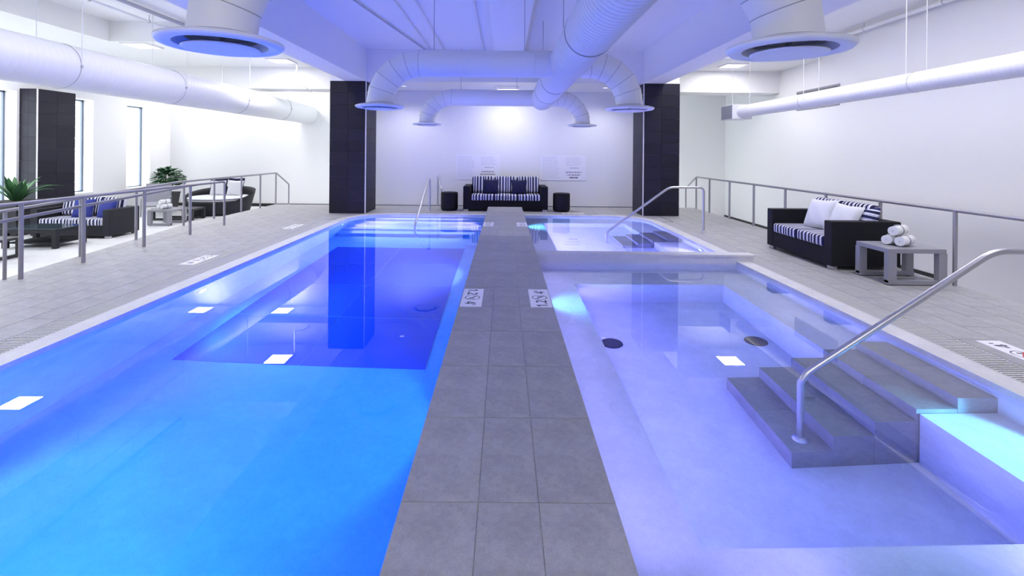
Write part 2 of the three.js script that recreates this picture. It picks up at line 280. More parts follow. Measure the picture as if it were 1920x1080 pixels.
{
  const basin = struct('pool_basin', null, null, 'pale plastered basin holding the pools');
  mesh('basin_wall', ring(0.2, -0.07, 1.35), M.plaster, basin);
  const corner = (sx) => { const s = new THREE.Shape(), xo = sx < 0 ? POOL.xl - 0.2 : POOL.xr + 0.2, r = POOL.R + 0.2, zf = -(POOL.zf + 0.2), cx = xo - sx * r, cz = zf + r; s.moveTo(xo + sx * 0.28, cz); s.lineTo(xo, cz); s.absarc(cx, cz, r, sx < 0 ? Math.PI : 0, sx < 0 ? Math.PI * 1.5 : -Math.PI / 2, sx > 0); s.lineTo(cx, zf - 0.055); s.lineTo(xo + sx * 0.28, zf - 0.055); return new THREE.ExtrudeGeometry(s, { depth: 0.3, bevelEnabled: false, curveSegments: 16 }).rotateX(Math.PI / 2).translate(0, -0.001, 0); };
  mesh('deck_corner', corner(-1), M.tile[0], basin); mesh('deck_corner', corner(1), M.tile[0], basin);
  mesh('basin_floor', B(POOL.xl - 0.1, 0, -1.5, -1.24, POOL.zn - 0.1, POOL.zf + 0.1), M.plaster, basin);
  mesh('basin_floor', B(0, POOL.xr + 0.1, -1.5, -1.19, POOL.zn - 0.1, 7.2), M.plaster, basin);
  mesh('basin_floor', B(0, POOL.xr + 0.1, -1.5, -0.99, 7.2, POOL.zf + 0.1), M.plaster, basin);
  // submerged benches of the two small pools
  mesh('bench', [B(0.4, 0.95, -1.3, -0.46, 1.78, 7.14), B(0.95, 3.5, -1.3, -0.46, 1.78, 2.28), B(2.92, 3.5, -1.3, -0.46, 2.28, 3.355), B(2.94, 3.5, -1.3, -0.46, 4.345, 7.14), B(0.95, 2.94, -1.3, -0.46, 6.42, 7.14)], M.plaster, basin);
  mesh('bench', [B(0.4, 0.95, -1.3, -0.46, 7.3, 12.25), B(0.95, 3.5, -1.3, -0.46, 11.6, 12.25), B(2.92, 3.5, -1.3, -0.46, 7.3, 9.3), B(2.92, 3.5, -1.3, -0.46, 10.3, 11.6)], M.plaster, basin);
  mesh('near_wall', B(0.4, 3.6, -1.3, -0.0, 1.2, 1.78), M.coping, basin);
  mesh('ledge', B(-0.75, -0.38, -1.24, -0.98, 9.42, 10.75), M.plaster, basin);
  for (const [x, Z] of [[1.19, 5.23], [2.76, 5.23]]) { const d = mesh('floor_drain', lathe([[0, 0.02], [0.085, 0.02], [0.115, 0.012], [0.118, 0]], 28), M.navyDark, basin); d.position.set(x, -1.19, -Z); }
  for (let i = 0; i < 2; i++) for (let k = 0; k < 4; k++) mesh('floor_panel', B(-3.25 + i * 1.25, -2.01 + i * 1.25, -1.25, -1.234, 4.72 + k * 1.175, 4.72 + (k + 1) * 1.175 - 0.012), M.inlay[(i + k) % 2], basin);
}
{ // divider
  const d = struct('wall_divider', null, null, 'low grey tiled wall dividing the long pool from the small pools');
  mesh('divider_core', B(DIV.x0 + 0.008, DIV.x1 - 0.008, -1.4, DIV.top - 0.004, 0.9, DIV.end - 0.008), M.dtile[1], d);
  for (const [a, b, z0] of [[DIV.x0, -0.093, 0.705], [-0.093, 0.152, 0.705], [0.152, DIV.x1, 0.705]]) {
    const sub = new THREE.Group(); tileField(sub, a, b, z0, DIV.end, DIV.top, b - a, 0.62, M.dtile, false, 0.0045); for (const t of [...sub.children]) d.add(t);
  }
  M.markBlack = mat({ name: 'printed_divider_depth_tile', roughness: 0.4, map: printTex('#15151c') });
  marker(d, -0.297, DIV.top, 4.68, 'l', 0.57, 0.2, M.markBlack); marker(d, 0.357, DIV.top, 4.68, 'r', 0.57, 0.2, M.markBlack);
  marker(d, -0.297, DIV.top, 9.42, 'l', 0.5, 0.2, M.markBlack); marker(d, 0.357, DIV.top, 9.42, 'r', 0.5, 0.2, M.markBlack);
  const c = struct('wall_spa', null, null, 'low pale wall between the near and far small pools');
  mesh('wall_core', B(0.44, 3.72, -1.3, 0.07, 7.14, 7.31), M.coping, c);
  mesh('wall_cap', B(0.44, 3.74, 0.07, 0.1, 7.125, 7.325), M.coping, c);
}
{ // drains: slotted overflow grates along both sides
  for (const [x0, x1, side] of [[-4.15, -3.88, 'left'], [3.67, 3.97, 'right']]) {
    const t = thing('drain_grate', `slotted grey overflow grate along the ${side} pool edge`, 'drain grate');
    const end = 11.2;
    mesh('channel', [B(x0, x1, -0.12, -0.1, 1.05, end), B(x0, x0 + 0.006, -0.1, -0.002, 1.05, end), B(x1 - 0.006, x1, -0.1, -0.002, 1.05, end)], M.grout, t);
    mesh('edge_rail', B(x0 + 0.006, x0 + 0.016, -0.03, -0.001, 1.05, end), M.coping, t);
    mesh('edge_rail', B(x1 - 0.016, x1 - 0.006, -0.03, -0.001, 1.05, end), M.coping, t);
    const bars = []; const n = Math.floor((end - 1.06) / 0.032);
    for (let k = 0; k < n; k++) { const g = new THREE.BoxGeometry(x1 - x0 - 0.034, 0.007, 0.013).toNonIndexed(); g.translate((x0 + x1) / 2, -0.005, -(1.06 + k * 0.032)); bars.push(g); }
    const o = mesh('grate_bars', mergeGeometries(bars), M.coping, t); o.userData.kind = 'stuff';
    for (let k = 1; k < 4; k++) mesh('tie_rod', rod(V(x0 + (x1 - x0) * k / 4, -0.012, 1.06), V(x0 + (x1 - x0) * k / 4, -0.012, end), 0.004, 6), M.coping, t);
  }
}
// water
{
  const w1 = mesh(numbered('pool_water'), B(POOL.xl - 0.02, DIV.x0 + 0.012, -1.27, -0.04, POOL.zn - 0.02, POOL.zf + 0.02), M.water, scene); w1.userData = { label: 'still azure water filling the long left pool', category: 'water' };
  const w2 = mesh(numbered('pool_water'), B(DIV.x1 - 0.012, POOL.xr + 0.02, -1.22, -0.04, 1.75, 7.145), M.waterSpa, scene); w2.userData = { label: 'still violet blue water in the near small pool with steps', category: 'water' };
  const w3 = mesh(numbered('pool_water'), B(DIV.x1 - 0.012, POOL.xr + 0.02, -1.02, -0.04, 7.305, POOL.zf + 0.02), M.waterSpa, scene); w3.userData = { label: 'still lavender water in the far small pool', category: 'water' };
}
// pool steps
function sideSteps(label, Z0, Z1, n, floor) {
  const t = struct('pool_steps', null, null, label), mid = (Z0 + Z1) / 2;
  for (let k = 0; k < n; k++) { const x = 3.19 - 0.29 * k, y = -0.04 - 0.15 - 0.2 * k, xe = k ? x + 0.288 : POOL.xr + 0.05; for (const [a, b] of [[Z0, mid - 0.0015], [mid + 0.0015, Z1]]) mesh('step_block', B(x, xe, floor - 0.02, y, a, b), M.stepTile[(k + (a > Z0)) % 2], t); }
}
sideSteps('grey tiled steps with five treads into the near small pool', 3.36, 4.34, 5, -1.19);
sideSteps('grey tiled steps into the far small pool', 9.32, 10.28, 4, -0.99);
{
  const t = struct('pool_steps', null, null, 'wide pale steps at the far end of the long left pool');
  for (let k = 0; k < 5; k++) mesh('step_tread', B(POOL.xl - 0.05, DIV.x0 + 0.05, -1.26, -0.2 - 0.2 * k, 12.25 - 0.34 * (k + 1), 12.25 - 0.34 * k), M.plaster, t);
}

// ------------------------------------------------------------------ lamps
function panel(x, y, Z, label) {
  const t = thing('ceiling_light', label, 'ceiling light', 'square white ceiling panels', [x, y, Z]);
  mesh('frame', [[0.6, 0.03, 0, 0.285], [0.6, 0.03, 0, -0.285], [0.03, 0.54, 0.285, 0], [0.03, 0.54, -0.285, 0]].map(([w, d, px, pz]) => boxG(w, 0.03, d).translate(px, -0.015, pz)), M.duct, t);
  mesh('diffuser', new THREE.PlaneGeometry(0.54, 0.54).rotateX(Math.PI / 2).translate(0, -0.014, 0), M.glow, t);
  const l = new THREE.RectAreaLight(PANEL_COLOR, PANEL, 0.54, 0.54); l.position.set(0, -0.034, 0); l.rotation.x = -Math.PI / 2; t.add(l);
}
panel(-6.1, 4.04, 13.06, 'square lit ceiling panel nearest the left tiled column');
panel(-8.55, 4.04, 11.3, 'square lit ceiling panel above the left duct, left of the round diffuser');
panel(-10.76, 4.04, 10.7, 'square lit ceiling panel hidden behind the left duct above the lounge sofa');
panel(-10.7, 4.04, 17.0, 'square lit ceiling panel behind the left duct above the daybed');
panel(-7.8, 4.04, 17.0, 'square lit ceiling panel over the far end of the left duct');
panel(-10.76, 4.04, 5.4, 'square lit ceiling panel over the near lounge');
[[9.2, 'first before the left column'], [5.9, 'second before the left column'], [2.6, 'nearest the camera']].forEach(([Z, w]) => panel(-4.6, 4.5, Z, `square ceiling panel added unseen behind the left long beam, ${w}`));  // added out of sight above the beam to light the left deck
panel(6.27, 4.04, 13.2, 'square lit ceiling panel nearest the right tiled column');
[[10.6, 'first before the right column'], [8.0, 'second before the right column'], [5.4, 'third before the right column'], [2.8, 'nearest the camera']].forEach(([Z, w]) => panel(4.6, 4.5, Z, `square ceiling panel added unseen behind the right long beam, ${w}`));  // unseen panels, added over the beam to brighten the right deck
panel(-2.0, 4.2, -1.3, 'square added ceiling panel behind the camera, out of view, left one');  // this and the next three: added out of view to light the divider
panel(2.0, 4.2, -1.3, 'square added ceiling panel behind the camera, out of view, right one');
panel(-0.8, 4.2, -2.8, 'square added ceiling panel unseen behind the camera by the wall, left one');
panel(0.9, 4.2, -2.8, 'square added ceiling panel unseen behind the camera by the wall, right one');
for (const [x, w] of [[-2.75, 'left'], [2.75, 'right']]) {     // downlights added in the rear soffit to brighten the back wall
  const t = thing('downlight', `small round added downlight in the rear soffit near the ${w} column`, 'ceiling light', 'added round soffit downlights', [x, 3.38, 13.1]);
  mesh('trim_ring', lathe([[0.07, -0.002], [0.07, -0.012], [0.095, -0.01], [0.098, 0]], 28), M.duct, t);
  mesh('lens', new THREE.CircleGeometry(0.07, 12).rotateX(Math.PI / 2).translate(0, -0.006, 0), M.glow, t);
  const l = new THREE.SpotLight(PANEL_COLOR, 9.5, 0, 1.25, 0.8, 2); l.position.set(x, 3.36, -13.1); l.target.position.set(x, 0, -13.25); l.shadow.radius = 3.5; l.castShadow = true; scene.add(l, l.target);
}
{ // surface-mounted light in front of the back wall
  const t = thing('ceiling_light', 'slim white box light under the soffit before the back wall', 'ceiling light', null, [0.08, 3.38, 13.0]);
  mesh('housing', new RoundedBoxGeometry(0.6, 0.09, 0.16, 2, 0.01).translate(0, -0.045, 0), M.duct, t);
  mesh('diffuser', new THREE.PlaneGeometry(0.56, 0.12).rotateX(Math.PI / 2).translate(0, -0.094, 0), M.glow, t);
  const l = new THREE.RectAreaLight(PANEL_COLOR, 165, 0.56, 0.12); l.position.set(0, -0.1, 0); l.rotation.x = -Math.PI / 2; t.add(l);
}
function poolLamp(x, y, Z, dir, color, power, label, angle = 1.25, aim = -0.12) {
  const n = new THREE.Vector3(dir[0], 0, -dir[1]).normalize();
  const t = thing('underwater_light', label, 'pool light', 'round underwater lamps', [x, y, Z]);
  t.quaternion.setFromUnitVectors(new THREE.Vector3(0, 0, 1), n);
  mesh('trim_ring', new THREE.TorusGeometry(0.085, 0.012, 8, 28), M.steel, t);
  mesh('lens', new THREE.CircleGeometry(0.083, 12).translate(0, 0, 0.006), M.lens, t);
  const s = new THREE.SpotLight(color, power, 0, angle, 0.9, 2);
  s.position.set(x + n.x * 0.04, y, -Z + n.z * 0.04); s.target.position.set(x + n.x, y + aim, -Z + n.z); s.castShadow = true; s.shadow.radius = 1.5; scene.add(s, s.target);
}
const CYAN = L(0.16, 0.62, 1.0), AZURE = L(0.025, 0.16, 1.0), VIOLET = L(0.31, 0.23, 1.0), LILAC = L(0.42, 0.34, 1.0), PINK = L(0.8, 0.36, 1.0);
const IN = 0.01;
poolLamp(POOL.xl + 0.015, -0.42, 2.9, [1, 0], AZURE, 42, 'round lit lamp in the near left pool wall');
poolLamp(POOL.xl + 0.015, -0.36, 5.85, [1, 0], CYAN, 26, 'round lit cyan lamp in the left pool wall, midway along');
poolLamp(POOL.xl + 0.015, -0.3, 10.9, [1, 0], PINK, 50, 'round lit lamp in the left pool wall by the wide steps');
poolLamp(DIV.x0 - IN, -0.7, 3.88, [-1, 0], AZURE, 40, 'round lit lamp in the left face of the divider, nearest one');
poolLamp(DIV.x0 - IN, -0.6, 7.6, [-1, 0], VIOLET, 62, 'unseen added lamp in the left face of the divider, middle one');  // unseen lamp added for violet light on the divider side
poolLamp(DIV.x0 - IN, -0.4, 11.0, [-1, 0], PINK, 60, 'unseen added lamp in the left face of the divider, farthest one');  // hidden lamp added to turn the far steps lavender
poolLamp(-2.0, -0.6, POOL.zn + 0.015, [0, 1], AZURE, 46, 'round lit lamp in the near end wall of the long pool');
poolLamp(DIV.x1 + IN, -0.3, 5.63, [1, 0], CYAN, 3, 'round lit cyan lamp above the divider bench in the near small pool');
function addedPoolStrip(x, y, Z0, Z1, h, color, power, label) {       // added light strip, unseen, on a face looking towards +x
  const len = Z1 - Z0, t = thing('underwater_light', label, 'pool light', null, [x, y, (Z0 + Z1) / 2]);
  mesh('profile', [boxG(0.014, 0.01, len + 0.02).translate(0.003, h / 2 + 0.005, 0), boxG(0.014, 0.01, len + 0.02).translate(0.003, -h / 2 - 0.005, 0)], M.steel, t);
  mesh('lens', new THREE.PlaneGeometry(len, h).rotateY(Math.PI / 2).translate(0.004, 0, 0), M.lens, t);
  const l = new THREE.RectAreaLight(color, power, len, h); l.position.set(0.014, 0, 0); l.rotation.y = -Math.PI / 2; t.add(l);
}
addedPoolStrip(0.95 + IN, -0.8, 2.4, 6.3, 0.05, VIOLET, 80, 'unseen added violet light strip in the divider bench front of the near small pool');  // hidden strip added to give the pool floor violet light
addedPoolStrip(DIV.x1 + IN, -0.2, 2.2, 6.9, 0.03, LILAC, 36, 'unseen added light strip in the divider above the bench of the near small pool');  // added where the divider hides it, to light the bench top evenly
poolLamp(POOL.xr - 0.015, -0.27, 3.0, [-1, 0], CYAN, 9, 'round lit lamp above the right bench beside the pool steps');
poolLamp(1.25, -0.22, 1.8, [0, 1], LILAC, 1.8, 'unseen added lamp in the near end wall of the small pool, left one', 1.2, 0);  // this and the next: added out of frame to spread lilac light
poolLamp(2.5, -0.22, 1.8, [0, 1], LILAC, 2, 'unseen added lamp in the near end wall of the small pool, right one', 1.2, 0);
poolLamp(0.72, -0.2, 1.8, [0, 1], LILAC, 1.2, 'unseen added lamp in the near end wall above the divider bench', 0.8, 0);  // added out of frame to brighten the bench along the divider
poolLamp(DIV.x1 + IN, -0.3, 11.03, [1, 0], CYAN, 6, 'round lit cyan lamp by the divider in the far small pool');
poolLamp(POOL.xr - 0.015, -0.27, 8.42, [-1, 0], LILAC, 8, 'round lit lamp in the right wall of the far small pool');
addedPoolStrip(0.95 + IN, -0.72, 7.7, 11.4, 0.05, LILAC, 360, 'unseen added light strip in the bench front of the far small pool');  // unseen strip added to fill the far small pool with lilac light

// ------------------------------------------------------------------ columns
function column(label, x0, x1, Z0, Z1, y0, y1, trimSide) {
  const t = struct('tiled_column', null, null, label); t.userData.category = 'column';
  mesh('column_core', B(x0 + 0.01, x1 - 0.01, y0, y1, Z0 + 0.01, Z1 - 0.01), M.colGrout, t);
  const rh = 0.305, g = 0.004, off = (y1 - y0) % rh;
  const put = (a, b, lo, hi, face) => { const w = b - a - g, h = hi - lo - g, k = 'c' + w.toFixed(3) + '_' + h.toFixed(3), geo = tileCache[k] ??= boxG(w, h, 0.012); const o = mesh('tile', geo, M.colTile[Math.floor(rnd() * 3)], t); const c = (a + b) / 2, y = (lo + hi) / 2; if (face === 'f') o.position.set(c, y, -Z0 - 0.006 + 0.002); if (face === 'b') o.position.set(c, y, -Z1 + 0.004); if (face === 'l') { o.position.set(x0 + 0.004, y, -c); o.rotation.y = Math.PI / 2; } if (face === 'r') { o.position.set(x1 - 0.004, y, -c); o.rotation.y = Math.PI / 2; } };
  for (let lo = y0 - (rh - off) % rh; lo < y1 - 0.02; lo += rh) {
    const a = Math.max(lo, y0), b = Math.min(lo + rh, y1), xm = (x0 + x1) / 2, zm = (Z0 + Z1) / 2; if (b - a < 0.02) continue;
    put(x0, xm, a, b, 'f'); put(xm, x1, a, b, 'f');
    for (const f of ['l', 'r']) { put(Z0 + 0.012, zm, a, b, f); put(zm, Z1 - 0.012, a, b, f); }
    put(x0, xm, a, b, 'b'); put(xm, x1, a, b, 'b');
  }
  const xt = trimSide < 0 ? x0 : x1; mesh('corner_trim', B(xt - 0.012, xt + 0.012, y0, y1 - 0.002, Z0 - 0.008, Z0 + 0.014), M.coping, t);
}
column('square charcoal tiled column left of the central sofa', -4.46, -3.54, 12.25, 13.25, 0, 3.38, 1);
column('square charcoal tiled column right of the central sofa', 3.55, 4.47, 12.25, 13.25, 0, 3.38, -1);
column('charcoal tiled pillar against the window wall', XL, -11.8, 12.12, 13.2, LOW, 3.1, 1);

// ------------------------------------------------------------------ ducts
function ribbed(r, Z0, Z1, pitch, ridge, around = 48) {        // spiral-seam duct along z, axis at the origin
  const len = Z1 - Z0, nv = Math.round(len / pitch * 5);
  return surface((u, v) => { const a = u * Math.PI * 2, z = v * len, ph = ((z / pitch + u) % 1), k = ph < 0.4 ? ridge * Math.sin(ph / 0.4 * Math.PI) : 0; return [Math.sin(a) * (r + k), Math.cos(a) * (r + k), -(Z0 + z), u * r * 6.28, z]; }, around, nv);
}
function disc(r, Z, flip) { const g = new THREE.CircleGeometry(r, 40); if (flip) g.rotateY(Math.PI); return g.translate(0, 0, -Z); }
function elbowG(R, r) { return toCreasedNormals(new THREE.TorusGeometry(R, r, 40, 5, Math.PI / 2), 0.25); }
const diffuserParts = (t, x, y, Z) => {
  const d = new THREE.Group(); d.name = 'diffuser'; t.add(d); d.position.set(x, y, -Z); d.scale.set(0.96, 1, 0.96);
  mesh('dish', lathe([[0.285, 0.012], [0.33, 0.0], [0.365, 0.002], [0.384, 0.02], [0.384, 0.034], [0.33, 0.052], [0.24, 0.062], [0.212, 0.066]], 64), M.duct, d);
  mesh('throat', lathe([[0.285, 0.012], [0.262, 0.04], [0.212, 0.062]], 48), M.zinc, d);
  mesh('centre_plate', lathe([[0, -0.022], [0.22, -0.022], [0.236, -0.016], [0.238, -0.006], [0, 0.0]], 56), M.duct, d);
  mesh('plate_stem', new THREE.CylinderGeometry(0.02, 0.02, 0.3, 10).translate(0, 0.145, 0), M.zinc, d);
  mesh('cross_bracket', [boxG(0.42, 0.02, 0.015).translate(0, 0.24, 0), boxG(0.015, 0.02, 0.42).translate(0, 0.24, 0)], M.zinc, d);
};
{
  const t = thing('supply_duct', 'white round supply duct with branches and six dish diffusers over the pools', 'duct');
  const X = 0.95, Y = 2.96, R = 0.62, br = 0.205;
  const trunk = mesh('trunk', ribbed(0.275, 0.4, 12.35, 0.09, 0.003), M.duct, t); trunk.position.set(X, Y, 0);
  for (const c of [disc(0.275, 12.35, true), disc(0.275, 0.4, false)]) mesh('end_cap', c, M.duct, t).position.set(X, Y, 0);
  { // raised spiral lock seam
    const p = 0.09, n = Math.floor(11.9 / p) * 24, pos = [], idx = [];
    for (let i = 0; i <= n; i++) { const a = i / 24 * Math.PI * 2, z = 0.42 + i / 24 * p; for (const [dr, dz] of [[0.27, -0.007], [0.2795, 0], [0.27, 0.007]]) pos.push(Math.sin(a) * (dr + 0.0075), Math.cos(a) * (dr + 0.0075), -(z + dz)); if (i) { const b = i * 3, c = b - 3; idx.push(c, b, c + 1, b, b + 1, c + 1, c + 1, b + 1, c + 2, b + 1, b + 2, c + 2); } }
    const g = new THREE.BufferGeometry(); g.setAttribute('position', new THREE.Float32BufferAttribute(pos, 3)); g.setAttribute('uv', new THREE.Float32BufferAttribute(new Float32Array(pos.length / 3 * 2), 2)); g.setIndex(idx); g.computeVertexNormals();
    mesh('spiral_seam', g, M.spiral, t).position.set(X, Y, 0);
  }
  for (const Z of [5.4, 8.9, 10.6]) { const s = mesh('joint_band', new THREE.TorusGeometry(0.284, 0.006, 6, 48), M.ductSeam, t); s.position.set(X, Y, -Z); }
  for (const [Z, E] of [[3.1, 1.83], [7.42, 1.93], [12.1, 1.95]]) {
    mesh('branch', rod(V(-E + R, Y, Z), V(E - R, Y, Z), br, 40), M.duct, t);
    for (const x of [-0.55, 0.45]) { const s = mesh('branch_band', new THREE.TorusGeometry(br + 0.001, 0.004, 6, 40).rotateY(Math.PI / 2), M.duct, t); s.position.set(x, Y, -Z); }
    for (const s of [-1, 1]) {
      const e = mesh('elbow', elbowG(R, br), M.ductOpen, t); e.position.set(s * (E - R), Y - R, -Z); if (s < 0) e.rotation.y = Math.PI;
      for (let k = 0; k <= 5; k++) { const a = k / 5 * Math.PI / 2, b = mesh('gore_seam', new THREE.TorusGeometry(br * (k % 5 ? 1.003 : 1), 0.0035, 5, 40), M.ductSeam, t); b.position.set(s * (E - R + R * Math.cos(a)), Y - R + R * Math.sin(a), -Z); b.rotation.set(Math.PI / 2, s * a, 0, 'ZYX'); b.rotation.set(0, 0, 0); b.quaternion.setFromUnitVectors(new THREE.Vector3(0, 0, 1), new THREE.Vector3(-s * Math.sin(a), Math.cos(a), 0)); }
      mesh('collar', new THREE.CylinderGeometry(br, br, Y - R - 2.31, 40, 1, true).translate(s * E, (Y - R + 2.31) / 2, -Z), M.ductOpen, t);
      diffuserParts(t, s * E, 2.262, Z);
    }
    for (const x of [-1.1, 0.3, 1.5]) mesh('hanger_rod', rod(V(x, Y + br, Z), V(x, 4.19, Z), 0.006, 6), M.ductSeam, t);
  }
  for (const Z of [4.9, 6.2, 9.5]) for (const s of [-1, 1]) mesh('hanger_rod', rod(V(X + s * 0.2, Y + 0.19, Z), V(X + s * 0.2, 4.2, Z), 0.006, 6), M.ductSeam, t);
}
{
  const X = -7.2, Y = 2.93, t = thing('air_duct', 'wide white round duct running along the left side above the lounge', 'duct');
  const d = mesh('duct_body', ribbed(0.36, 1.5, ZB - 0.002, 0.11, 0.006), M.duct, t); d.position.set(X, Y, 0);
  for (const Z of [5.2, 7.75, 10.3, 12.85, 15.4]) {
    const s = mesh('joint_band', new THREE.TorusGeometry(0.363, 0.007, 6, 56), M.ductSeam, t); s.position.set(X, Y, -Z);
    for (const k of [-1, 1]) { const x = X + k * 0.37; mesh('hanger_rod', rod(V(x, Y, Z), V(x, (Z > 14.15 && Z < 14.9) ? 3.41 : Z < 10.9 ? 4.5 : 4.04, Z), 0.007, 6), M.duct, t); mesh('hanger_clip', rod(V(x, Y - 0.03, Z), V(x, Y + 0.01, Z), 0.018, 8), M.ductSeam, t); }
  }
}
{
  const X = 6.0, Y = 2.67, t = thing('air_duct', 'slim white round duct hung along the right wall with a grille box', 'duct');
  const d = mesh('duct_body', ribbed(0.146, 1.0, 12.12, 0.07, 0.004, 36), M.duct, t); d.position.set(X, Y, 0);
  for (const Z of [4.6, 7.0, 9.6]) { const s = mesh('joint_band', new THREE.TorusGeometry(0.148, 0.004, 6, 36), M.ductSeam, t); s.position.set(X, Y, -Z); }
  mesh('end_box', new RoundedBoxGeometry(0.5, 0.37, 0.62, 2, 0.006).translate(6.0, 2.67, -12.43), M.duct, t);
  const g = mesh('grille', B(5.738, 5.75, 2.5, 2.84, 12.15, 12.71), M.frame, t);
  for (let k = 0; k < 9; k++) { mesh('grille_bar', rod(V(5.735, 2.5, 12.18 + k * 0.063), V(5.735, 2.84, 12.18 + k * 0.063), 0.006, 6), M.ductSeam, g); }
  for (let k = 0; k < 6; k++) mesh('grille_bar', rod(V(5.733, 2.52 + k * 0.06, 12.15), V(5.733, 2.52 + k * 0.06, 12.71), 0.005, 6), M.ductSeam, g);
  for (const Z of [4.6, 7.0, 9.4]) for (const k of [-1, 1]) mesh('hanger_rod', rod(V(X + k * 0.15, Y, Z), V(X + k * 0.15, 4.5, Z), 0.006, 6), M.duct, t);
  for (const k of [-0.22, 0.22]) mesh('hanger_rod', rod(V(X + k, 2.85, 12.18), V(X + k, 4.5, 12.18), 0.006, 6), M.duct, t);
}
{
  const t = thing('wall_vent', 'wide grey return air grille high on the right wall', 'vent', null, [XR, 3.07, 12.45], 0);
  mesh('vent_frame', [boxG(0.02, 0.04, 1.7).translate(-0.01, 0.24, 0), boxG(0.02, 0.04, 1.7).translate(-0.01, -0.24, 0), boxG(0.02, 0.44, 0.04).translate(-0.01, 0, 0.83), boxG(0.02, 0.44, 0.04).translate(-0.01, 0, -0.83)], M.greyTable, t);
  mesh('vent_hollow_sheet', boxG(0.004, 0.44, 1.62).translate(-0.002, 0, 0), M.zinc, t);  // grey sheet in place of the shaded hollow behind the slats
  for (let k = 0; k < 16; k++) mesh('slat', boxG(0.018, 0.004, 1.62).rotateZ(0.7).translate(-0.011, -0.205 + k * 0.0275, 0), M.greyTable, t);
}
// sprinkler pipes
{
  const t = thing('sprinkler_pipe', 'thin white sprinkler pipe under the ceiling along the right wall', 'pipe');
  mesh('pipe', rod(V(7.85, 4.36, 2), V(7.85, 4.36, 12.24), 0.04, 14), M.duct, t);
  mesh('branch_pipe', rod(V(5.4, 4.42, 8.1), V(7.9, 4.42, 8.1), 0.016, 8), M.duct, t);
  for (const x of [5.7, 6.5, 7.4]) { const h = mesh('sprinkler_head', lathe([[0, -0.07], [0.025, -0.07], [0.026, -0.062], [0.008, -0.055], [0.01, -0.02], [0.016, 0], [0, 0.002]], 12), M.steel, t); h.position.set(x, 4.42, -8.1); }
  for (const Z of [4.5, 6.5, 8.6, 10.5]) { mesh('pipe_clamp', new THREE.TorusGeometry(0.043, 0.006, 6, 18).translate(7.85, 4.36, -Z), M.ductSeam, t); mesh('pipe_hanger', rod(V(7.85, 4.39, Z), V(7.85, 4.5, Z), 0.006, 6), M.ductSeam, t); }
  const u = thing('sprinkler_pipe', 'thin white sprinkler pipe under the ceiling above the left deck', 'pipe');
  mesh('pipe', rod(V(-7.72, 4.36, 2), V(-7.72, 4.36, 10.89), 0.026, 14), M.duct, u);
  mesh('pipe', rod(V(-7.3, 4.42, 2), V(-7.3, 4.42, 10.89), 0.04, 14), M.ductSeam, u);
  for (const Z of [4.8, 7.0, 8.9, 10.4]) { mesh('pipe_clamp', new THREE.TorusGeometry(0.03, 0.008, 6, 18).translate(-7.72, 4.36, -Z), M.ductSeam, u); mesh('pipe_hanger', rod(V(-7.72, 4.38, Z), V(-7.72, 4.5, Z), 0.006, 6), M.ductSeam, u); }
  const w = thing('sprinkler_drop', 'thin white sprinkler drop pipe with a side arm beside the left tiled column', 'pipe');
  mesh('drop_pipe', rod(V(-5.85, 4.039, 13.5), V(-5.85, 3.39, 13.5), 0.022, 10), M.duct, w);
  mesh('side_arm', pipe([V(-5.85, 3.42, 13.5), V(-5.62, 3.38, 13.5), V(-5.46, 3.3, 13.5), V(-5.46, 3.21, 13.5)], 0.015, 0.02, 8), M.ductSeam, w);
}

